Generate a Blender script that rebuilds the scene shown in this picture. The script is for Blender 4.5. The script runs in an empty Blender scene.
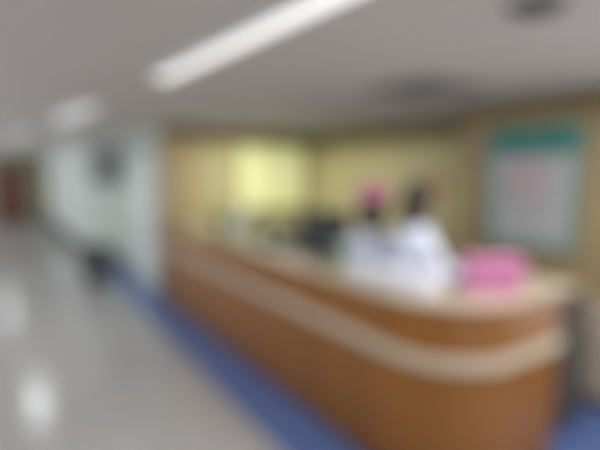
import bpy, bmesh, math, random
from mathutils import Vector, Matrix
random.seed(4)
PI = math.pi
SC = bpy.context.scene
COL = SC.collection

# ------------------------------------------------------------------ helpers
def lin(c):
    c /= 255.0
    return c / 12.92 if c <= 0.04045 else ((c + 0.055) / 1.055) ** 2.4

def rgb(r, g, b):
    return (lin(r), lin(g), lin(b), 1.0)

def mat(name, col, rough=0.5, metal=0.0, var=0.08, scale=8.0, stretch=(1, 1, 1), bump=0.0, emit=None, spec=0.5, coat=0.0):
    """Principled material whose colour is broken up by object-space noise."""
    m = bpy.data.materials.new(name)
    m.use_nodes = True
    nt = m.node_tree
    b = nt.nodes['Principled BSDF']
    tc = nt.nodes.new('ShaderNodeTexCoord')
    mp = nt.nodes.new('ShaderNodeMapping')
    mp.inputs['Scale'].default_value = stretch
    nz = nt.nodes.new('ShaderNodeTexNoise')
    nz.inputs['Scale'].default_value = scale
    nz.inputs['Detail'].default_value = 4
    rp = nt.nodes.new('ShaderNodeValToRGB')
    rp.color_ramp.elements[0].position = 0.3
    rp.color_ramp.elements[1].position = 0.7
    rp.color_ramp.elements[0].color = [max(0, x * (1 - var)) for x in col[:3]] + [1]
    rp.color_ramp.elements[1].color = [min(1, x * (1 + var)) for x in col[:3]] + [1]
    L = nt.links.new
    L(tc.outputs['Object'], mp.inputs['Vector'])
    L(mp.outputs['Vector'], nz.inputs['Vector'])
    L(nz.outputs['Fac'], rp.inputs['Fac'])
    L(rp.outputs['Color'], b.inputs['Base Color'])
    b.inputs['Roughness'].default_value = rough
    b.inputs['Metallic'].default_value = metal
    b.inputs['Specular IOR Level'].default_value = spec
    b.inputs['Coat Weight'].default_value = coat
    if bump:
        bp = nt.nodes.new('ShaderNodeBump')
        bp.inputs['Strength'].default_value = bump
        L(nz.outputs['Fac'], bp.inputs['Height'])
        L(bp.outputs['Normal'], b.inputs['Normal'])
    if emit:
        b.inputs['Emission Color'].default_value = emit[0]
        b.inputs['Emission Strength'].default_value = emit[1]
    return m

def tile_mat(name, c1, c2, grout, size, rough):
    m = mat(name, c1, rough)
    nt = m.node_tree
    b = nt.nodes['Principled BSDF']
    tc = nt.nodes.new('ShaderNodeTexCoord')
    br = nt.nodes.new('ShaderNodeTexBrick')
    br.offset = 0.0
    br.inputs['Scale'].default_value = 1.0
    br.inputs['Brick Width'].default_value = size
    br.inputs['Row Height'].default_value = size
    br.inputs['Mortar Size'].default_value = 0.004
    br.inputs['Color1'].default_value = c1
    br.inputs['Color2'].default_value = c2
    br.inputs['Mortar'].default_value = grout
    nz = nt.nodes.new('ShaderNodeTexNoise')
    nz.inputs['Scale'].default_value = 60
    mx = nt.nodes.new('ShaderNodeMix')
    mx.data_type = 'RGBA'
    mx.blend_type = 'MULTIPLY'
    mx.inputs['Factor'].default_value = 0.12
    L = nt.links.new
    L(tc.outputs['Object'], br.inputs['Vector'])
    L(tc.outputs['Object'], nz.inputs['Vector'])
    L(br.outputs['Color'], mx.inputs['A'])
    L(nz.outputs['Color'], mx.inputs['B'])
    L(mx.outputs['Result'], b.inputs['Base Color'])
    return m

def wood_mat(name, dark, light, rough=0.35):
    m = mat(name, light, rough)
    nt = m.node_tree
    b = nt.nodes['Principled BSDF']
    tc = nt.nodes.new('ShaderNodeTexCoord')
    mp = nt.nodes.new('ShaderNodeMapping')
    mp.inputs['Scale'].default_value = (6, 6, 0.7)
    wv = nt.nodes.new('ShaderNodeTexWave')
    wv.inputs['Scale'].default_value = 1.6
    wv.inputs['Distortion'].default_value = 5
    wv.inputs['Detail'].default_value = 3
    rp = nt.nodes.new('ShaderNodeValToRGB')
    rp.color_ramp.elements[0].color = dark
    rp.color_ramp.elements[1].color = light
    L = nt.links.new
    L(tc.outputs['Object'], mp.inputs['Vector'])
    L(mp.outputs['Vector'], wv.inputs['Vector'])
    L(wv.outputs['Fac'], rp.inputs['Fac'])
    L(rp.outputs['Color'], b.inputs['Base Color'])
    return m

def text_mat(name, paper, ink, rows, fill=0.45):
    """paper with rows of illegible print (generated coordinates, z up / y across)"""
    m = mat(name, paper, 0.6)
    nt = m.node_tree
    b = nt.nodes['Principled BSDF']
    tc = nt.nodes.new('ShaderNodeTexCoord')
    mp = nt.nodes.new('ShaderNodeMapping')
    mp.inputs['Scale'].default_value = (1, 14, rows)
    sp = nt.nodes.new('ShaderNodeSeparateXYZ')
    fr = nt.nodes.new('ShaderNodeMath'); fr.operation = 'FRACT'
    lt = nt.nodes.new('ShaderNodeMath'); lt.operation = 'LESS_THAN'; lt.inputs[1].default_value = 0.5
    nz = nt.nodes.new('ShaderNodeTexNoise'); nz.inputs['Scale'].default_value = 2.0
    gt = nt.nodes.new('ShaderNodeMath'); gt.operation = 'GREATER_THAN'; gt.inputs[1].default_value = 1 - fill
    mu = nt.nodes.new('ShaderNodeMath'); mu.operation = 'MULTIPLY'
    mx = nt.nodes.new('ShaderNodeMix'); mx.data_type = 'RGBA'
    mx.inputs['A'].default_value = paper
    mx.inputs['B'].default_value = ink
    L = nt.links.new
    L(tc.outputs['Generated'], mp.inputs['Vector'])
    L(mp.outputs['Vector'], sp.inputs['Vector'])
    L(sp.outputs['Z'], fr.inputs[0]); L(fr.outputs[0], lt.inputs[0])
    L(mp.outputs['Vector'], nz.inputs['Vector']); L(nz.outputs['Fac'], gt.inputs[0])
    L(lt.outputs[0], mu.inputs[0]); L(gt.outputs[0], mu.inputs[1])
    L(mu.outputs[0], mx.inputs['Factor'])
    L(mx.outputs['Result'], b.inputs['Base Color'])
    return m

def box(bm, x0, x1, y0, y1, z0, z1, M=None, bev=0.0):
    r = bmesh.ops.create_cube(bm, size=1)
    vs = r['verts']
    for v in vs:
        v.co = Vector((x0 + (v.co.x + .5) * (x1 - x0), y0 + (v.co.y + .5) * (y1 - y0), z0 + (v.co.z + .5) * (z1 - z0)))
    if bev:
        es = list({e for v in vs for e in v.link_edges})
        o = bmesh.ops.bevel(bm, geom=es, offset=bev, segments=3, profile=.5, affect='EDGES')
        vs = list({v for f in o['faces'] for v in f.verts} | {v for v in vs if v.is_valid})
    if M is not None:
        bmesh.ops.transform(bm, matrix=M, verts=vs)
    return vs

def cyl(bm, p0, p1, r0, r1=None, n=20):
    p0, p1 = Vector(p0), Vector(p1)
    r1 = r0 if r1 is None else r1
    d = p1 - p0
    M = Matrix.Translation((p0 + p1) / 2) @ d.to_track_quat('Z', 'Y').to_matrix().to_4x4()
    bmesh.ops.create_cone(bm, cap_ends=True, segments=n, radius1=r0, radius2=r1, depth=d.length, matrix=M)

def ball(bm, c, r, u=20, v=14, M=None):
    r = (r, r, r) if not hasattr(r, '__len__') else r
    mm = Matrix.Translation(c)
    if M is not None:
        mm = mm @ M
    bmesh.ops.create_uvsphere(bm, u_segments=u, v_segments=v, radius=1, matrix=mm @ Matrix.Diagonal((*r, 1)))

def lathe(bm, prof, n=24, c=(0, 0, 0)):
    rings = []
    for r, z in prof:
        rings.append([bm.verts.new((c[0] + r * math.cos(2 * PI * k / n), c[1] + r * math.sin(2 * PI * k / n), c[2] + z)) for k in range(n)])
    for a, b in zip(rings, rings[1:]):
        for k in range(n):
            bm.faces.new((a[k], a[(k + 1) % n], b[(k + 1) % n], b[k]))
    bm.faces.new(rings[0][::-1])
    bm.faces.new(rings[-1])

def tube(bm, pts, r, n=10):
    pts = [Vector(p) for p in pts]
    rings = []
    for i, p in enumerate(pts):
        d = (pts[min(i + 1, len(pts) - 1)] - pts[max(i - 1, 0)]).normalized()
        q = d.to_track_quat('Z', 'Y')
        rings.append([bm.verts.new(p + q @ Vector((r * math.cos(2 * PI * k / n), r * math.sin(2 * PI * k / n), 0))) for k in range(n)])
    for a, b in zip(rings, rings[1:]):
        for k in range(n):
            bm.faces.new((a[k], a[(k + 1) % n], b[(k + 1) % n], b[k]))
    bm.faces.new(rings[0][::-1])
    bm.faces.new(rings[-1])

def ring_wall(bm, outer, inner, z0, z1):
    """closed prism between two plan polylines"""
    def row(pts, z):
        return [bm.verts.new((p[0], p[1], z)) for p in pts]
    a, b, c, d = row(outer, z0), row(outer, z1), row(inner, z1), row(inner, z0)
    n = len(outer)
    for i in range(n - 1):
        for p, q in ((a, b), (b, c), (c, d), (d, a)):
            bm.faces.new((p[i], p[i + 1], q[i + 1], q[i]))
    bm.faces.new((a[0], b[0], c[0], d[0]))
    bm.faces.new((a[-1], d[-1], c[-1], b[-1]))

def obj(name, bm, m, parent=None, smooth=False, bevel=0.0, subsurf=0):
    bmesh.ops.recalc_face_normals(bm, faces=bm.faces[:])
    me = bpy.data.meshes.new(name)
    bm.to_mesh(me)
    bm.free()
    me.materials.append(m)
    if smooth:
        for p in me.polygons:
            p.use_smooth = True
    o = bpy.data.objects.new(name, me)
    COL.objects.link(o)
    if parent is not None:
        o.parent = parent
    if bevel:
        md = o.modifiers.new('bevel', 'BEVEL')
        md.width = bevel
        md.segments = 3
        md.limit_method = 'ANGLE'
    if subsurf:
        md = o.modifiers.new('subsurf', 'SUBSURF')
        md.levels = md.render_levels = subsurf
    return o

def thing(name, label, cat, loc=(0, 0, 0), rz=0.0, group=None):
    o = bpy.data.objects.new(name, None)
    o.empty_display_size = .1
    COL.objects.link(o)
    o.location = loc
    o.rotation_euler = (0, 0, rz)
    return tag(o, label, cat, group)

def tag(o, label, cat, group=None):
    o['label'] = label
    o['category'] = cat
    if group:
        o['group'] = group
    return o

def struct(name, bm, m, parent=None, label=None, **k):
    o = obj(name, bm, m, parent, **k)
    if parent is None:
        o['kind'] = 'structure'
        if label:
            o['label'] = label
    return o

def B(*a, **k):
    bm = bmesh.new()
    box(bm, *a, **k)
    return bm

# ------------------------------------------------------------------ materials
M = {}
M['floor'] = tile_mat('polished_tile', rgb(184, 183, 183), rgb(178, 177, 178), rgb(160, 158, 156), 0.8, 0.19)
M['blue'] = mat('blue_vinyl', rgb(94, 119, 176), 0.35, var=.06, scale=20)
M['ceiling'] = mat('ceiling_paint', rgb(206, 200, 197), 0.7, var=.02, scale=3)
M['wall_white'] = mat('corridor_paint', rgb(196, 206, 196), 0.45, var=.03, scale=2)
M['pier_lit'] = mat('lit_white_paint', rgb(236, 243, 240), 0.4, var=.02)  # white raised above the corridor paint in place of lamp light on the pier
M['wall_yellow'] = mat('yellow_paint', rgb(196, 188, 142), 0.6, var=.04, scale=2)
M['wall_tan'] = mat('tan_wall_panel', rgb(158, 139, 102), 0.5, var=.06, scale=3)
M['wall_low_lit'] = mat('lit_lower_wall', rgb(190, 176, 158), 0.5, var=.03, scale=3)  # paler colour stands in for light on the lower wall
M['wall_far'] = mat('far_wall_paint', rgb(150, 152, 124), 0.6, var=.05, scale=2)
M['olive_trim'] = mat('olive_wood_trim', rgb(128, 112, 72), 0.5, var=.1, scale=6, stretch=(1, 1, 6))
M['baseboard'] = mat('dark_baseboard', rgb(70, 70, 72), 0.4, var=.1)
M['wood'] = wood_mat('counter_wood', rgb(134, 84, 28), rgb(152, 97, 36))
M['cream'] = mat('cream_laminate', rgb(182, 168, 146), 0.3, var=.04, scale=30)
M['bumper'] = mat('bumper_vinyl', rgb(200, 186, 165), 0.4, var=.03, scale=20)
M['kick'] = mat('dark_kick_board', rgb(104, 72, 42), 0.5)
M['tan_cupboard'] = mat('tan_cupboard_wood', rgb(184, 164, 124), 0.4, var=.08, scale=5, stretch=(4, 4, .5))
M['door_red'] = mat('red_brown_door', rgb(112, 68, 52), 0.4, var=.1, scale=5, stretch=(4, 4, .5))
M['door_white'] = mat('white_door_paint', rgb(230, 237, 234), 0.35, var=.02)
M['steel'] = mat('brushed_steel', rgb(170, 170, 172), 0.3, 1.0, var=.05, scale=30)
M['lamp_case'] = mat('lamp_housing', rgb(225, 225, 225), 0.4, var=.02)
M['lamp'] = mat('lamp_diffuser', rgb(240, 240, 240), 0.5, emit=((1, .99, .97, 1), 1.1))
M['lamp_far'] = mat('far_lamp_diffuser', rgb(240, 240, 240), 0.5, emit=((.95, .96, 1, 1), .65))
M['lamp_dim'] = mat('dim_lamp_diffuser', rgb(220, 222, 225), 0.5, emit=((.97, .98, 1, 1), .35))
M['grille'] = mat('grey_grille', rgb(132, 130, 128), 0.5)
M['grille_dark'] = mat('vent_duct', rgb(62, 60, 60), 0.7)
M['sign_grey'] = mat('grey_sign_panel', rgb(150, 154, 154), 0.4)
M['teal'] = mat('teal_panel', rgb(24, 122, 112), 0.4, var=.1)
M['teal_pale'] = mat('pale_teal_edge', rgb(96, 150, 140), 0.4)
M['board'] = mat('board_backing', rgb(160, 166, 164), 0.5, var=.03)
M['sheet'] = text_mat('notice_print', rgb(178, 176, 180), rgb(190, 116, 134), 9, .5)
M['sheet_grey'] = text_mat('notice_print_grey', rgb(178, 181, 182), rgb(140, 140, 146), 12)
M['pink'] = mat('pink_card', rgb(198, 122, 167), 0.5, var=.04)
M['pink_dark'] = mat('pink_slot', rgb(204, 96, 160), 0.5, var=.04)
M['paper'] = mat('white_paper', rgb(220, 224, 238), 0.6, var=.02)
M['black'] = mat('black_plastic', rgb(34, 37, 42), 0.35, var=.1)
M['charcoal'] = mat('charcoal_plastic', rgb(60, 66, 74), 0.4, var=.1)
M['screen'] = mat('dark_screen', rgb(18, 20, 24), 0.15)
M['mint'] = mat('mint_plastic', rgb(196, 208, 176), 0.45, var=.03)
M['green'] = mat('green_bottle', rgb(112, 160, 86), 0.35, var=.06)
M['leaf'] = mat('dark_leaf', rgb(58, 80, 54), 0.5, var=.25, scale=12)
M['pot'] = mat('dark_pot', rgb(84, 80, 66), 0.6)
M['soil'] = mat('soil', rgb(60, 46, 36), 0.9, var=.3, scale=40)
M['bin'] = mat('dark_bin_plastic', rgb(66, 66, 70), 0.45)
M['cabinet_grey'] = mat('grey_cabinet_metal', rgb(84, 77, 72), 0.45, var=.04)
M['skin'] = mat('skin', rgb(206, 152, 122), 0.5, var=.05, spec=.3)
M['hair'] = mat('dark_hair', rgb(46, 36, 30), 0.55, var=.3, scale=40, stretch=(1, 1, .2), bump=.3)
M['coat'] = mat('white_coat_cloth', rgb(220, 226, 244), 0.75, var=.03, scale=6)
M['trousers'] = mat('white_trousers_cloth', rgb(214, 218, 232), 0.75, var=.03, scale=6)
M['shoe'] = mat('white_shoe', rgb(225, 225, 225), 0.5)
M['cap'] = mat('pink_cap_cloth', rgb(200, 108, 156), 0.7, var=.1, scale=20)
M['eye'] = mat('eye', rgb(50, 40, 36), 0.2)
M['lit_pane'] = mat('lit_window_pane', rgb(222, 224, 168), 0.4, var=.02, emit=((.82, .86, .44, 1), 0.42))
M['frame_pale'] = mat('pale_window_frame', rgb(214, 212, 160), 0.45)

# ------------------------------------------------------------------ setting
ZC = 2.46
bm = bmesh.new(); box(bm, -1.7, 4.55, -2.5, 19.2, -0.12, 0.0)
struct('floor', bm, M['floor'], label='grey polished tile corridor floor')

# counter plan: front face at x = FX, rounded corner, end face at y = EY
FX, EY, R0, YL, XR = 1.84, 1.35, 0.46, 6.3, 2.80
def plan(off, n=14, yl=YL, xr=XR):
    """counter outline moved outward by off (negative: inward)"""
    cx, cy = FX + R0, EY + R0
    r = R0 + off
    pts = [(FX - off, yl)]
    for k in range(9):
        pts.append((FX - off, yl + (cy - yl) * (k + 1) / 10))
    if r > .02:
        for k in range(n + 1):
            a = PI + PI / 2 * k / n
            pts.append((cx + r * math.cos(a), cy + r * math.sin(a)))
    else:
        for k in range(n + 1):
            pts.append((FX - off, EY - off))
    pts.append((xr, EY - off))
    return pts

bm = bmesh.new()
pl = plan(.41, yl=9.2, xr=4.4)
up = [bm.verts.new((x, y, .003)) for x, y in pl] + [bm.verts.new((4.4, 9.2, .003))]
f = bm.faces.new(up)
e_ = bmesh.ops.extrude_face_region(bm, geom=[f])
for q in e_['geom']:
    if isinstance(q, bmesh.types.BMVert):
        q.co.z -= .0028
struct('floor_blue', bm, M['blue'], label='blue vinyl floor band around the counter')

bm = bmesh.new(); box(bm, -1.7, 4.55, -2.5, 19.2, ZC, ZC + .1)
struct('ceiling', bm, M['ceiling'], label='plain pale grey ceiling')
bm = bmesh.new()
box(bm, -1.8, -1.7, -2.5, 19.2, 0, .5); box(bm, -1.8, -1.7, -2.5, 19.2, 2.3, ZC)  # unseen side wall, bays left open to admit world light
box(bm, -1.8, -1.7, -2.5, 2.3, .5, 2.3)
for k in range(10):
    box(bm, -1.8, -1.7, -2.5 + k * 2.38, -2.3 + k * 2.38, .5, 2.3)
struct('wall_left', bm, M['wall_white'])
struct('wall_back', B(4.4, 4.55, 2.75, 6.4, 0, ZC), M['wall_yellow'], label='yellow wall behind the counter')
bm = bmesh.new()
box(bm, 3.8, 4.4, 1.05, 2.85, 0, ZC); box(bm, 3.8, 4.1, -2.5, 1.05, 0, .3); box(bm, 3.8, 4.1, -2.5, 1.05, 2.38, ZC)  # unseen near stretch opened up so world light reaches ceiling and counter
struct('wall_right', bm, M['wall_tan'], label='brown panelled wall carrying the notice board')
struct('wall_end', B(1.9, 4.55, 6.4, 6.55, 0, ZC), M['wall_yellow'], label='yellow end wall of the nurse station')
struct('wall_corridor', B(1.9, 2.1, 6.55, 10.4, 0, ZC), M['wall_white'])
struct('wall_pier', B(1.4, 2.1, 10.4, 19.0, 0, ZC), M['pier_lit'], label='white pier and wall along the far corridor, whitened as if lamp-lit')
struct('wall_far', B(-1.7, 1.4, 19.0, 19.2, 0, ZC), M['wall_far'], label='dull green far end wall of corridor')
# trims
struct('trim_1', B(4.34, 4.4, 2.85, 6.4, 2.2, ZC - .03), M['olive_trim'], bevel=.006)
struct('trim_2', B(1.9, 4.34, 6.34, 6.4, 2.3, ZC), M['olive_trim'], bevel=.006)
struct('trim_3', B(3.74, 3.8, 1.05, 2.85, 2.31, ZC), M['olive_trim'], bevel=.006)
struct('trim_4', B(3.77, 3.8, 1.05, 2.85, 0.08, 0.86), M['wall_low_lit'], bevel=.005)  # added panel, the lit lower part of the wall as a paler colour
struct('baseboard_corridor', B(1.88, 1.9, 6.41, 10.38, 0, .16), M['baseboard'])
struct('baseboard_pier', B(1.36, 1.9, 10.38, 10.4, 0, .3), M['baseboard'])
struct('baseboard_side', B(1.38, 1.4, 10.4, 19.0, 0, .3), M['baseboard'])
struct('baseboard_right', B(3.77, 3.8, -1.0, 2.85, 0, .08), M['baseboard'])

# corridor doors and the lit window
def door(name, x0, x1, y, z1, m, face, label, leafs=1):
    """door lying in a wall of constant y (face='y') or constant x (face='x')"""
    def bb(a0, a1, d0, d1, z0, z1_):
        return B(a0, a1, y - d1, y - d0, z0, z1_) if face == 'y' else B(y - d1, y - d0, a0, a1, z0, z1_)
    bm = bmesh.new()
    for (a0, a1, z0, zz) in ((x0 - .07, x0, 0, z1 + .07), (x1, x1 + .07, 0, z1 + .07), (x0, x1, z1, z1 + .07)):
        if face == 'y':
            box(bm, a0, a1, y - .05, y, z0, zz)
        else:
            box(bm, y - .05, y, a0, a1, z0, zz)
    root = struct(name, bm, M['steel'] if m is M['door_white'] else m, label=label, bevel=.004)
    w = (x1 - x0) / leafs
    for k in range(leafs):
        lf = obj('door_leaf', bb(x0 + k * w + .003, x0 + (k + 1) * w - .003, 0, .03, .01, z1 - .004), m, root, bevel=.004)
        hx = x0 + (k + 1) * w - .08 if (k == 0) else x0 + k * w + .08
        bm = bmesh.new()
        if face == 'y':
            tube(bm, [(hx, y - .03, 1.0), (hx, y - .075, 1.0), (hx - .1, y - .075, 1.0)], .01)
        else:
            tube(bm, [(y - .03, hx, 1.0), (y - .075, hx, 1.0), (y - .075, hx - .1, 1.0)], .01)
        obj('door_handle', bm, M['steel'], lf, smooth=True)
    return root

door('door_1', -0.15, 0.72, 19.0, 2.02, M['door_red'], 'y', 'red-brown door at the far end of the corridor')
door('door_2', 6.7, 8.1, 1.9, 2.15, M['door_white'], 'x', 'white double door just beyond the counter', 2)

wx0, wx1, wz0, wz1, wy = 3.12, 4.27, 1.31, 2.2, 6.4
bm = bmesh.new()
for a in ((wx0 - .05, wx0, wz0 - .05, wz1 + .05), (wx1, wx1 + .05, wz0 - .05, wz1 + .05), (wx0, wx1, wz0 - .05, wz0), (wx0, wx1, wz1, wz1 + .05)):
    box(bm, a[0], a[1], wy - .04, wy, a[2], a[3])
w1 = struct('window_1', bm, M['frame_pale'], label='lit pale yellow window in the end wall', bevel=.004)
obj('window_pane', B(wx0, wx1, wy - .015, wy - .005, wz0, wz1), M['lit_pane'], w1)
obj('window_mullion', B((wx0 + wx1) / 2 - .015, (wx0 + wx1) / 2 + .015, wy - .035, wy - .015, wz0, wz1), M['frame_pale'], w1)
obj('window_sill', B(wx0 - .08, wx1 + .05, wy - .1, wy - .001, wz0 - .08, wz0 - .05), M['frame_pale'], w1, bevel=.005)

# ------------------------------------------------------------------ counter
c = thing('reception_counter', 'long brown wooden nurse station counter with rounded corner and cream top', 'counter')
bm = bmesh.new(); ring_wall(bm, plan(0), plan(-.04), .10, 1.103)
obj('front_panel', bm, M['wood'], c)
bm = bmesh.new(); ring_wall(bm, plan(-.004), plan(-.04), .003, .10)
obj('kick_board', bm, M['kick'], c)
bm = bmesh.new(); ring_wall(bm, plan(.028, yl=YL + .005, xr=XR + .005), plan(-.002, yl=YL + .005, xr=XR + .005), .755, .838)
bp = obj('bumper_rail', bm, M['bumper'], c, bevel=.012)
bp['label'] = 'cream bumper rail'
bm = bmesh.new(); ring_wall(bm, plan(.025, yl=6.39, xr=XR + .2), plan(-.36, yl=6.39, xr=XR + .2), 1.103, 1.126)
ct = obj('countertop', bm, M['cream'], c, bevel=.008)
ct['label'] = 'cream countertop'
obj('end_panel', B(FX + .04, FX + .36, YL - .04, YL, .003, 1.103), M['wood'], c)
obj('end_panel', B(XR - .04, XR, EY + .04, EY + .36, .003, 1.103), M['wood'], c)
obj('desk_top', B(FX + .045, FX + .75, 2.95, YL - .045, .72, .75), M['cream'], c, bevel=.005)
obj('desk_support', B(FX + .045, FX + .7, 2.97, 3.0, .003, .72), M['wood'], c)
obj('desk_support', B(FX + .045, FX + .7, 4.3, 4.33, .003, .72), M['wood'], c)

# ------------------------------------------------------------------ ceiling fixtures
def strip_lamp(p0, p1, w, m, label):
    p0, p1 = Vector(p0), Vector(p1)
    d = p1 - p0
    ln = d.length
    t = thing('ceiling_lamp', label, 'lamp', ((p0.x + p1.x) / 2, (p0.y + p1.y) / 2, ZC), math.atan2(d.y, d.x), 'linear ceiling lamps')
    bm = bmesh.new()
    box(bm, -ln / 2, ln / 2, -w / 2 - .02, -w / 2, -.045, 0)
    box(bm, -ln / 2, ln / 2, w / 2, w / 2 + .02, -.045, 0)
    box(bm, -ln / 2 - .02, -ln / 2, -w / 2 - .02, w / 2 + .02, -.045, 0)
    box(bm, ln / 2, ln / 2 + .02, -w / 2 - .02, w / 2 + .02, -.045, 0)
    box(bm, -ln / 2, ln / 2, -w / 2, w / 2, -.008, 0)
    obj('lamp_frame', bm, M['lamp_case'], t)
    obj('lamp_diffuser', B(-ln / 2 + .001, ln / 2 - .001, -w / 2 + .001, w / 2 - .001, -.05, -.01), m, t, bevel=.006)
    return t

strip_lamp((.89, 2.95), (.99, 1.0), .105, M['lamp'], 'long white linear ceiling lamp above the counter front')
strip_lamp((.60, 6.1), (.76, 4.6), .15, M['lamp_far'], 'second linear ceiling lamp, farther down the corridor')
strip_lamp((.22, 9.8), (.40, 8.1), .15, M['lamp_dim'], 'third linear ceiling lamp from the counter, beyond the hanging sign')

strip_lamp((-.1, 16.8), (.08, 15.1), .15, M['lamp_dim'], 'dim linear ceiling lamp before the red-brown door')

v = thing('ceiling_vent', 'square grey slatted air vent in ceiling above the counter', 'vent', (2.72, 2.42, ZC))
bm = bmesh.new()
s = .33
for q in range(4):
    R_ = Matrix.Rotation(q * PI / 2, 4, 'Z')
    box(bm, -s, s, s - .04, s, -.015, 0, R_)
obj('vent_frame', bm, M['grille'], v, bevel=.003)
obj('vent_backing', B(-s + .04, s - .04, -s + .04, s - .04, -.004, -.001), M['grille_dark'], v)
for k in range(8):
    y = -s + .08 + k * (2 * s - .16) / 7
    obj('vent_slat', B(-s + .04, s - .04, -.004, .004, -.016, .012, Matrix.Translation((0, y, -.012)) @ Matrix.Rotation(.7, 4, 'X')), M['grille'], v)

v = thing('ceiling_speaker', 'round dark grey speaker grille in ceiling at the near edge', 'speaker', (1.74, 1.0, ZC))
bm = bmesh.new(); lathe(bm, [(.11, 0), (.11, -.012), (.10, -.018), (.085, -.018), (.085, -.008)])
obj('speaker_rim', bm, M['grille'], v, smooth=False)
bm = bmesh.new(); lathe(bm, [(.085, -.003), (.085, -.010), (.04, -.016), (.005, -.017)])
obj('speaker_mesh', bm, M['grille_dark'], v, smooth=True)

t = thing('hanging_sign', 'dark grey sign hanging from the corridor ceiling beside the white wall', 'sign', (1.63, 8.9, 0))
obj('sign_panel', B(-.26, .26, -.03, .03, 1.58, 2.28), M['sign_grey'], t, bevel=.006)
for sx in (-.18, .18):
    bm = bmesh.new(); cyl(bm, (sx, 0, 2.27), (sx, 0, ZC), .008)
    obj('hanger_rod', bm, M['steel'], t)

# ------------------------------------------------------------------ notice board
t = thing('notice_board', 'framed notice board with teal header on the brown wall', 'notice board', (3.8, 2.14, 0))
y0, y1, z0, z1 = -.40, .40, 1.17, 2.21
bm = bmesh.new()
box(bm, -.035, 0, y0, y0 + .03, z0, z1); box(bm, -.035, 0, y1 - .03, y1, z0, z1)
box(bm, -.035, 0, y0 + .03, y1 - .03, z0, z0 + .03); box(bm, -.035, 0, y0 + .03, y1 - .03, z1 - .03, z1)
obj('board_frame', bm, M['teal_pale'], t)
obj('board_backing', B(-.02, -.001, y0 + .03, y1 - .03, z0 + .03, z1 - .03), M['board'], t)
hd = obj('header_panel', B(-.028, -.02, y0 + .03, y1 - .03, 1.99, z1 - .03), M['teal'], t)
hd['label'] = 'teal header'
for (a, b, c0, c1, m) in ((-.34, -.19, 1.62, 1.95, 'sheet_grey'), (-.16, .19, 1.605, 1.95, 'sheet'), (.22, .35, 1.62, 1.95, 'sheet_grey'), (-.33, -.08, 1.26, 1.58, 'sheet_grey'), (-.03, .30, 1.25, 1.51, 'sheet_grey')):
    s_ = obj('notice_sheet', B(-.024, -.0205, a, b, c0, c1), M[m], t)
    if m == 'sheet':
        s_['label'] = 'sheet with pink print'

# ------------------------------------------------------------------ things on and behind the counter
CT = 1.126
t = thing('file_box', 'bright pink file box standing on the rounded counter corner', 'box', (2.385, 1.55, CT), math.radians(-33.5))
obj('box_body', B(-.165, .165, -.06, .06, 0, .17, bev=.008), M['pink'], t)
obj('box_lid', B(-.17, .17, -.065, .065, .16, .205, bev=.008), M['pink'], t)
bm = bmesh.new(); tube(bm, [(-.03, -.061, .1), (-.03, -.075, .1), (.03, -.075, .1), (.03, -.061, .1)], .006)
obj('box_pull', bm, M['pink_dark'], t, smooth=True)

def paper_stack(x, y, rz, w, d, h, label):
    t = thing('paper_stack', label, 'paper', (x, y, CT), rz, 'white papers on the counter')
    n = 4
    for k in range(n):
        a = random.uniform(-.06, .06)
        obj('sheet_bundle', B(-w / 2, w / 2, -d / 2, d / 2, h * k / n + .0005, h * (k + 1) / n, Matrix.Rotation(a, 4, 'Z')), M['paper'], t)
    return t
paper_stack(2.075, 2.25, .05, .22, .30, .075, 'white paper stack farther from the pink box, nearer the green pump bottle')
paper_stack(2.09, 1.90, .1, .24, .34, .10, 'taller white paper stack on the counter right beside the pink box')

t = thing('desk_phone', 'black desk telephone on the cream countertop left of the monitor', 'telephone', (2.10, 3.66, CT), .3)
bm = bmesh.new(); vs = box(bm, -.09, .09, -.12, .12, 0, .035)
for q in bm.verts:
    if q.co.z > .03 and q.co.x > 0:
        q.co.z += .055
obj('phone_base', bm, M['black'], t, bevel=.008)
bm = bmesh.new()
tube(bm, [(-.09, -.07, .09), (-.05, -.07, .115), (.05, -.07, .14), (.09, -.07, .135)], .02)
ball(bm, (-.085, -.07, .08), (.032, .03, .025)); ball(bm, (.085, -.07, .12), (.032, .03, .025))
obj('handset', bm, M['charcoal'], t, smooth=True)
bm = bmesh.new()
for i in range(3):
    for j in range(4):
        x = -.05 + j * .032; z = .035 + (x + .09) / .18 * .055
        box(bm, x - .01, x + .01, .0 + i * .032, .02 + i * .032, z - .002, z + .006)
obj('keypad', bm, M['charcoal'], t)
bm = bmesh.new(); tube(bm, [(-.085 + .01 * math.sin(k * 1.3), -.07 - .012 * k * .3, .06 - .003 * k + .008 * math.cos(k * 1.3)) for k in range(16)], .004, 6)
obj('cord', bm, M['black'], t, smooth=True)

t = thing('computer_monitor', 'black computer monitor on stand behind the counter, seen from behind', 'monitor', (2.36, 3.16, .75), math.radians(32))
obj('monitor_case', B(-.03, .015, -.23, .23, .33, .74, bev=.01), M['black'], t)
obj('case_bulge', B(-.06, -.029, -.15, .15, .38, .62, bev=.012), M['charcoal'], t)
obj('screen', B(.0145, .017, -.21, .21, .35, .72), M['screen'], t)
bm = bmesh.new(); box(bm, -.055, -.02, -.03, .03, .02, .45)
obj('stand_neck', bm, M['black'], t, bevel=.005)
bm = bmesh.new(); lathe(bm, [(.14, 0.0), (.14, .012), (.10, .02), (.02, .026)])
obj('stand_foot', bm, M['black'], t, smooth=False)

t = thing('desk_printer', 'low dark printer on the desk behind the telephone', 'printer', (2.42, 3.95, .75), .1)
obj('printer_body', B(-.16, .19, -.22, .22, .0, .47, bev=.02), M['charcoal'], t)
obj('paper_tray', B(-.12, .12, -.17, .17, .455, .48), M['black'], t, bevel=.004)
obj('output_slot', B(-.17, -.155, -.16, .16, .12, .17), M['screen'], t)

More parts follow.
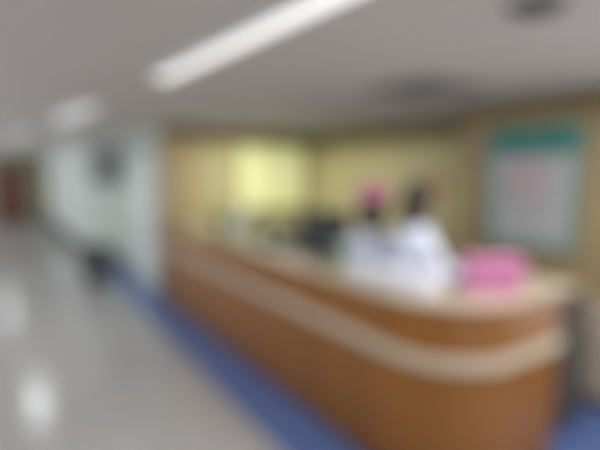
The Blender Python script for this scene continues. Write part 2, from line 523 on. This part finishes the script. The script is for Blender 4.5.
t = thing('sanitizer_bottle', 'small green pump bottle on the counter right of the monitor', 'bottle', (2.16, 2.70, CT))
bm = bmesh.new(); lathe(bm, [(.03, 0), (.034, .006), (.034, .11), (.028, .13), (.013, .14), (.013, .15)])
obj('bottle_body', bm, M['green'], t, smooth=True)
bm = bmesh.new(); lathe(bm, [(.015, .148), (.015, .165), (.006, .168), (.006, .19), (.012, .192), (.012, .2)])
tube(bm, [(0, 0, .195), (-.03, 0, .197), (-.04, 0, .188)], .005)
obj('pump', bm, M['paper'], t, smooth=True)

t = thing('document_rack', 'pale mint upright document rack standing on the far counter', 'rack', (2.08, 4.30, CT), .5)
obj('rack_base', B(-.07, .07, -.1, .1, 0, .015), M['mint'], t, bevel=.003)
obj('rack_back', B(.055, .07, -.1, .1, .012, .30), M['mint'], t, bevel=.003)
for k, x in enumerate((-.06, -.02, .02)):
    obj('divider', B(x - .004, x + .004, -.1, .1, .012, .17 + .04 * k), M['mint'], t, bevel=.002)
for k, x in enumerate((-.04, 0, .035)):
    obj('leaflet', B(x - .006, x + .006, -.085, .085, .016, .2 + .04 * k), M['paper'], t)

t = thing('potted_plant', 'small dark leafy plant in a pot at the far end of the counter', 'plant', (2.10, 4.86, CT))
bm = bmesh.new(); lathe(bm, [(.05, 0), (.055, .004), (.07, .085), (.074, .09), (.074, .1), (.066, .1), (.064, .085)])
obj('pot', bm, M['pot'], t, smooth=False)
bm = bmesh.new(); lathe(bm, [(.06, .075), (.063, .088), (.02, .092)])
obj('soil', bm, M['soil'], t)
bm = bmesh.new()
for k in range(26):
    a = k * 2.4; ln = random.uniform(.07, .13); up_ = random.uniform(.05, .15)
    prev = None
    for i in range(6):
        u = i / 5
        c0 = Vector((math.cos(a) * ln * u, math.sin(a) * ln * u, .09 + up_ * math.sin(u * 2.2)))
        wd = .02 * math.sin(PI * min(.98, u * .9 + .08))
        sd = Vector((-math.sin(a), math.cos(a), 0)) * wd
        cur = (bm.verts.new(c0 - sd), bm.verts.new(c0 + Vector((0, 0, -.004))), bm.verts.new(c0 + sd))
        if prev:
            bm.faces.new((prev[0], cur[0], cur[1], prev[1])); bm.faces.new((prev[1], cur[1], cur[2], prev[2]))
        prev = cur
lv = obj('foliage', bm, M['leaf'], t, smooth=True)
lv.modifiers.new('solid', 'SOLIDIFY').thickness = .002

# narrow tan cupboard hung on the end wall
t = thing('wall_cupboard', 'narrow tan wooden cupboard hung on the end wall above the counter', 'cupboard', (2.12, 6.27, 0))
obj('cupboard_body', B(-.17, .17, -.1, .13, 1.16, 2.28), M['tan_cupboard'], t, bevel=.004)
for a, b in ((-.165, -.003), (.003, .165)):
    d = obj('cupboard_door', B(a, b, -.12, -.1, 1.18, 2.26), M['tan_cupboard'], t, bevel=.004)
    kx = b - .025 if a < -.01 else a + .025
    bm = bmesh.new(); tube(bm, [(kx, -.12, 1.35), (kx, -.145, 1.36), (kx, -.145, 1.49), (kx, -.12, 1.5)], .005, 8)
    obj('door_pull', bm, M['steel'], d, smooth=True)

# grey cabinet in the passage at the counter's near end
t = thing('metal_cabinet', 'low dark grey metal cabinet beside the wall past the counter end', 'cabinet', (3.31, 1.70, 0))
obj('cabinet_body', B(-.21, .21, -.2, .2, .05, .92, bev=.008), M['cabinet_grey'], t)
obj('cabinet_base', B(-.2, .2, -.18, .19, .003, .05), M['baseboard'], t)
for k in range(3):
    d = obj('drawer', B(-.195, .195, -.218, -.2, .08 + k * .275, .34 + k * .275), M['cabinet_grey'], t, bevel=.004)
    bm = bmesh.new(); z = .28 + k * .275
    tube(bm, [(-.06, -.218, z), (-.06, -.24, z), (.06, -.24, z), (.06, -.218, z)], .006, 8)
    obj('drawer_handle', bm, M['steel'], d, smooth=True)

# bin in the corridor
t = thing('waste_bin', 'dark grey waste bin on the floor at the blue band far end', 'bin', (1.22, 7.95, .003))
bm = bmesh.new(); lathe(bm, [(.17, 0), (.175, .01), (.21, .33), (.215, .335), (.215, .35)])
obj('bin_body', bm, M['bin'], t, smooth=False)
bm = bmesh.new(); lathe(bm, [(.222, .345), (.222, .37), (.19, .40), (.05, .415)])
obj('bin_lid', bm, M['baseboard'], t, smooth=False)

# red emergency pull plate on the back wall
t = thing('wall_placard', 'small red placard on the yellow wall beside the nurse', 'sign', (4.4, 3.58, 1.67))
obj('placard_plate', B(-.012, -.001, -.09, .09, -.07, .07), mat('red_plate', rgb(186, 70, 56), .4), t, bevel=.004)
obj('placard_border', B(-.014, -.012, -.075, .075, -.055, .055), mat('red_plate_inner', rgb(206, 110, 84), .4), t)

# ------------------------------------------------------------------ people
def skinned(joints, bones, rad, lev=2):
    me = bpy.data.meshes.new('skel')
    names = list(joints)
    me.from_pydata([joints[k] for k in names], [(names.index(a), names.index(b)) for a, b in bones], [])
    o = bpy.data.objects.new('skel', me)
    COL.objects.link(o)
    o.modifiers.new('skin', 'SKIN')
    s = o.modifiers.new('sub', 'SUBSURF'); s.levels = s.render_levels = lev
    if not me.skin_vertices:
        bpy.context.view_layer.objects.active = o
    for i, k in enumerate(names):
        r = rad[k]
        me.skin_vertices[0].data[i].radius = r if hasattr(r, '__len__') else (r, r)
        me.skin_vertices[0].data[i].use_root = (i == 0)
    dg = bpy.context.evaluated_depsgraph_get()
    dg.update()
    ev = bpy.data.meshes.new_from_object(o.evaluated_get(dg))
    bpy.data.objects.remove(o)
    bm = bmesh.new()
    bm.from_mesh(ev)
    bpy.data.meshes.remove(ev)
    return bm

def merge(dst, src, Mx=None):
    me = bpy.data.meshes.new('tmp')
    src.to_mesh(me); src.free()
    if Mx is not None:
        me.transform(Mx)
    dst.from_mesh(me)
    bpy.data.meshes.remove(me)

def remesh(bm, vox, smooth=4):
    me = bpy.data.meshes.new('tmp'); bm.to_mesh(me); bm.free()
    o = bpy.data.objects.new('tmp', me); COL.objects.link(o)
    r = o.modifiers.new('r', 'REMESH'); r.mode = 'VOXEL'; r.voxel_size = vox
    s = o.modifiers.new('s', 'SMOOTH'); s.iterations = smooth; s.factor = .5
    dg = bpy.context.evaluated_depsgraph_get(); dg.update()
    ev = bpy.data.meshes.new_from_object(o.evaluated_get(dg))
    bpy.data.objects.remove(o)
    out = bmesh.new(); out.from_mesh(ev); bpy.data.meshes.remove(ev)
    todo, best = set(out.verts), []
    while todo:                      # keep the outer skin only
        st = [todo.pop()]; isl = []
        while st:
            v_ = st.pop(); isl.append(v_)
            for e_ in v_.link_edges:
                w_ = e_.other_vert(v_)
                if w_ in todo:
                    todo.discard(w_); st.append(w_)
        if len(isl) > len(best):
            best = isl
    kp = set(best)
    bmesh.ops.delete(out, geom=[v_ for v_ in out.verts if v_ not in kp], context='VERTS')
    return out

def ellipse_shell(bm, secs, n=28):
    """stack of elliptical sections (cx, cy, z, rx, ry)"""
    rings = []
    for cx, cy, z, rx, ry in secs:
        rings.append([bm.verts.new((cx + rx * math.cos(2 * PI * k / n), cy + ry * math.sin(2 * PI * k / n), z)) for k in range(n)])
    for a, b in zip(rings, rings[1:]):
        for k in range(n):
            bm.faces.new((a[k], a[(k + 1) % n], b[(k + 1) % n], b[k]))
    bm.faces.new(rings[0][::-1]); bm.faces.new(rings[-1])

def person(label, loc, face, H, arms, headrot, headpitch, bun, cap):
    """standing figure, local +x is forward; arms: ((elbow, wrist) left, right)"""
    k = H / 1.70
    t = thing('person', label, 'person', loc, face)
    P = lambda x, y, z: (x * k, y * k, z * k)
    body = bmesh.new()
    J = {'pelvis': P(0, 0, .92), 'waist': P(0, 0, 1.06), 'chest': P(.005, 0, 1.24), 'upper': P(0, 0, 1.36), 'neck': P(.0, 0, 1.44), 'nape': P(.012, 0, 1.53)}
    Rr = {'pelvis': (.15, .10), 'waist': (.12, .09), 'chest': (.14, .105), 'upper': (.11, .075), 'neck': .05, 'nape': .05}
    Bn = [('pelvis', 'waist'), ('waist', 'chest'), ('chest', 'upper'), ('upper', 'neck'), ('neck', 'nape')]
    for sd, sg in (('l', 1), ('r', -1)):
        J['hip' + sd] = P(0, .085 * sg, .86); J['knee' + sd] = P(.015, .09 * sg, .48); J['ankle' + sd] = P(-.01, .095 * sg, .09); J['toe' + sd] = P(.13, .11 * sg, .035)
        el, wr = arms[0 if sg > 0 else 1]
        J['sh' + sd] = P(0, .165 * sg, 1.365); J['el' + sd] = P(*el); J['wr' + sd] = P(*wr)
        Rr.update({'hip' + sd: .085, 'knee' + sd: .055, 'ankle' + sd: .038, 'toe' + sd: .032, 'sh' + sd: .052, 'el' + sd: .038, 'wr' + sd: .027})
        Bn += [('pelvis', 'hip' + sd), ('hip' + sd, 'knee' + sd), ('knee' + sd, 'ankle' + sd), ('ankle' + sd, 'toe' + sd), ('upper', 'sh' + sd), ('sh' + sd, 'el' + sd), ('el' + sd, 'wr' + sd)]
    merge(body, skinned(J, Bn, Rr))
    # hands
    for sd, sg in (('l', 1), ('r', -1)):
        e, w = Vector(J['el' + sd]), Vector(J['wr' + sd])
        d = (w - e).normalized()
        across = d.cross(Vector((0, 0, 1)))
        if across.length < .3:
            across = Vector((1, 0, 0)) - d * d.x
        across.normalize()
        up = across.cross(d).normalized()
        if up.z < 0:
            up = -up
        Mh = Matrix((across, d, up)).transposed().to_4x4()
        ball(body, w + d * .045 * k, (.038 * k, .058 * k, .018 * k), M=Mh)
        for i, (u, ln) in enumerate(((-.028, .062), (-.010, .075), (.010, .07), (.028, .054))):
            b0 = w + d * .085 * k + across * u * k
            b1 = b0 + d * ln * .5 * k - up * .006 * k
            b2 = b0 + d * ln * .95 * k - up * .026 * k
            q = bmesh.new()
            cyl(q, b0 - d * .02 * k, b1, .0095 * k, .009 * k, 10); ball(q, b1, .0092 * k, 10, 8)
            cyl(q, b1, b2, .009 * k, .0075 * k, 10); ball(q, b2, .0078 * k, 10, 8)
            merge(body, q)
        sidev = across * (-sg if sd == 'l' else sg)
        th0 = w + d * .02 * k; th1 = th0 + d * .03 * k - across * .042 * k * 1.0; th2 = th1 + d * .032 * k - across * .008 * k - up * .008 * k
        q = bmesh.new(); cyl(q, th0, th1, .014 * k, .011 * k, 10); ball(q, th1, .011 * k, 10, 8); cyl(q, th1, th2, .011 * k, .009 * k, 10); ball(q, th2, .009 * k, 10, 8)
        merge(body, q)
    # head, local origin at the head's centre
    HC = Vector(P(.03, 0, 1.60))
    HM = Matrix.Translation(HC) @ Matrix.Rotation(headrot, 4, 'Z') @ Matrix.Rotation(headpitch, 4, 'Y') @ Matrix.Scale(k * 1.08, 4)
    hd = bmesh.new()
    ball(hd, (-.005, 0, .022), (.095, .075, .092), 28, 20)
    ball(hd, (.03, 0, -.035), (.058, .058, .075), 24, 16)
    ball(hd, (.062, 0, -.088), (.022, .026, .018))
    ball(hd, (.092, 0, -.018), (.018, .013, .016)); cyl(hd, (.086, 0, .025), (.1, 0, -.016), .007, .011, 12)
    ball(hd, (.083, 0, -.055), (.010, .024, .006)); ball(hd, (.081, 0, -.066), (.010, .02, .007))
    ball(hd, (.078, .03, .028), (.012, .024, .007)); ball(hd, (.078, -.03, .028), (.012, .024, .007))
    for sg in (1, -1):
        ball(hd, (-.005, .076 * sg, -.012), (.017, .009, .03), 14, 10)
    cyl(hd, (-.02, 0, -.14), (-.005, 0, -.04), .05, .05, 18)
    merge(body, hd, HM)
    body = remesh(body, .0065, 4)
    obj('body', body, M['skin'], t, smooth=True)
    for sg in (1, -1):
        bm = bmesh.new(); ball(bm, (.0815, .030 * sg, .008), (.009, .012, .008), 14, 10); bm.transform(HM)
        obj('eye', bm, M['eye'], t, smooth=True)
    # hair
    hr = bmesh.new()
    ball(hr, (-.022, 0, .038), (.112, .098, .104), 28, 20)
    ball(hr, (-.06, 0, -.04), (.072, .09, .09), 24, 16)
    ball(hr, (-.06, 0, -.07), (.068, .096, .105), 20, 14)
    if cap:
        ball(hr, (-.07, 0, -.075), (.07, .108, .115), 20, 14)
    ball(hr, (.04, 0, .09), (.048, .06, .032), 20, 14)
    if bun:
        ball(hr, (-.145, 0, -.01), (.055, .06, .058), 20, 14)
    hr.transform(HM)
    obj('hair', remesh(hr, .008, 3), M['hair'], t, smooth=True)
    if cap:
        bm = bmesh.new()
        rings = []
        for (rr, z, x) in ((1.0, .06, 0), (1.06, .075, 0), (1.12, .115, -.004), (1.05, .15, -.008), (.75, .172, -.01), (.3, .18, -.01)):
            rings.append((x - .02, 0, z, .128 * rr, .122 * rr))
        ellipse_shell(bm, rings)
        bm.transform(HM)
        cp = obj('nurse_cap', bm, M['cap'], t, smooth=True)
        cp['label'] = 'pink nurse cap'
    # coat: torso with skirt, and sleeves
    ct_ = bmesh.new()
    ellipse_shell(ct_, [(0.0, 0, .52 * k, .165 * k, .205 * k), (0, 0, .70 * k, .155 * k, .20 * k), (0, 0, .88 * k, .15 * k, .192 * k), (0, 0, 1.06 * k, .125 * k, .165 * k),
                        (.008 * k, 0, 1.22 * k, .138 * k, .185 * k), (.002 * k, 0, 1.34 * k, .12 * k, .19 * k), (0, 0, 1.41 * k, .09 * k, .14 * k), (.003 * k, 0, 1.455 * k, .068 * k, .075 * k)])
    for sd in 'lr':
        Js = {'a': J['sh' + sd], 'b': J['el' + sd], 'c': tuple(Vector(J['wr' + sd]).lerp(Vector(J['el' + sd]), .06))}
        merge(ct_, skinned(Js, [('a', 'b'), ('b', 'c')], {'a': .078 * k, 'b': .06 * k, 'c': .047 * k}))
    co = obj('coat', remesh(ct_, .01, 5), M['coat'], t, smooth=True)
    bm = bmesh.new()
    for sg in (1, -1):
        tube(bm, [P(.04, .075 * sg, 1.455), P(.085, .06 * sg, 1.42), P(.125, .03 * sg, 1.34), P(.15, .008 * sg, 1.26)], .013 * k)
    obj('collar', bm, M['coat'], co, smooth=True)
    for z in (1.0, 1.1, 1.2):
        bm = bmesh.new(); cyl(bm, P(.12, 0, z), P(.152, 0, z), .009, n=12)
        obj('button', bm, M['trousers'], co)
    # trousers and shoes
    for sd, sg in (('l', 1), ('r', -1)):
        bm = bmesh.new()
        h_, n_, a_ = Vector(J['hip' + sd]), Vector(J['knee' + sd]), Vector(J['ankle' + sd])
        secs = [(a_.x, a_.y, .05 * k, .062 * k, .056 * k), (a_.x, a_.y, .12 * k, .064 * k, .058 * k), (n_.x, n_.y, .48 * k, .075 * k, .068 * k), (h_.x, h_.y, .62 * k, .088 * k, .078 * k)]
        ellipse_shell(bm, secs, 20)
        obj('trouser_leg', bm, M['trousers'], t, smooth=True)
        bm = bmesh.new()
        ball(bm, (a_.x + .01 * k, a_.y, .04 * k), (.062 * k, .046 * k, .045 * k)); ball(bm, (a_.x + .11 * k, a_.y + .012 * sg * k, .033 * k), (.09 * k, .05 * k, .036 * k))
        box(bm, a_.x - .045 * k, a_.x + .19 * k, a_.y - .04 * k, a_.y + .045 * k, 0.0, .022)
        obj('shoe', remesh(bm, .008, 3), M['shoe'], t, smooth=True)
    return t

person('bareheaded person with dark tied hair in a white coat, nearer the pink box', (2.42, 2.19, .003), math.radians(-25), 1.72,
       (((.12, .25, 1.10), (.33, .12, 1.06)), ((.10, -.27, 1.12), (.30, -.14, 1.14))), 0.75, .16, True, False)
person('person in a white coat wearing a pink nurse cap, nearer the monitor', (2.46, 2.67, .003), math.radians(35), 1.62,
       (((.02, .25, 1.09), (.22, .17, 1.02)), ((.02, -.25, 1.09), (.22, -.17, 1.02))), 0.1, .25, False, True)

# ------------------------------------------------------------------ light
def area(name, loc, sx, sy, power, color=(1, 1, 1), rot=(0, 0, 0)):
    l = bpy.data.lights.new(name, 'AREA')
    l.shape = 'RECTANGLE'; l.size = sx; l.size_y = sy; l.energy = power; l.color = color
    o = bpy.data.objects.new(name, l); COL.objects.link(o)
    o.location = loc; o.rotation_euler = rot
    return o
area('station_fill_light', (3.0, 5.1, ZC - .06), .3, 1.2, 40, (1, .97, .84))  # added light without a fixture, brightens the yellow walls
area('nurse_fill_light', (2.5, 1.0, ZC - .06), .3, 1.2, 34, (1, .98, .96))  # added light without a fixture, lifts coats, countertop and nearby ceiling
area('corridor_fill_light', (.3, -1.2, ZC - .06), .3, 1.4, 30, (1, .98, .96))  # unseen light added behind the camera to raise the room level
area('strip_lamp_light', (.94, 1.98, ZC - .055), .10, 1.95, 18, (1, .98, .96), (0, 0, .058))
area('corridor_far_light', (.31, 9.2, ZC - .055), .13, .9, 15, (.94, 1, 1), (0, 0, .105))
area('corridor_mid_light', (.68, 5.35, ZC - .055), .13, 1.4, 12, (.94, 1, 1), (0, 0, .105))
area('corridor_end_light', (.0, 15.9, ZC - .055), .13, .9, 14, (.94, 1, .98), (0, 0, .105))

w = bpy.data.worlds.new('World'); SC.world = w; w.use_nodes = True
bg = w.node_tree.nodes['Background']
bg.inputs['Color'].default_value = (.95, .96, 1, 1)
bg.inputs['Strength'].default_value = 2.0

# ------------------------------------------------------------------ camera
cam = bpy.data.cameras.new('Camera')
cam.sensor_width = 36; cam.lens = 27
cam.clip_start = .02
co = bpy.data.objects.new('Camera', cam); COL.objects.link(co)
co.location = (0, 0, 1.83)
co.rotation_euler = (math.radians(90 - 6.717), 0, -math.radians(33.508))
cam.dof.use_dof = True          # the photo is focused far too near
cam.dof.focus_distance = .2
cam.dof.aperture_fstop = 1.75
SC.camera = co
SC.view_settings.view_transform = 'Standard'
SC.view_settings.look = 'None'
SC.view_settings.exposure = -0.35
SC.view_settings.gamma = 1.0
SC.view_settings.use_curve_mapping = False
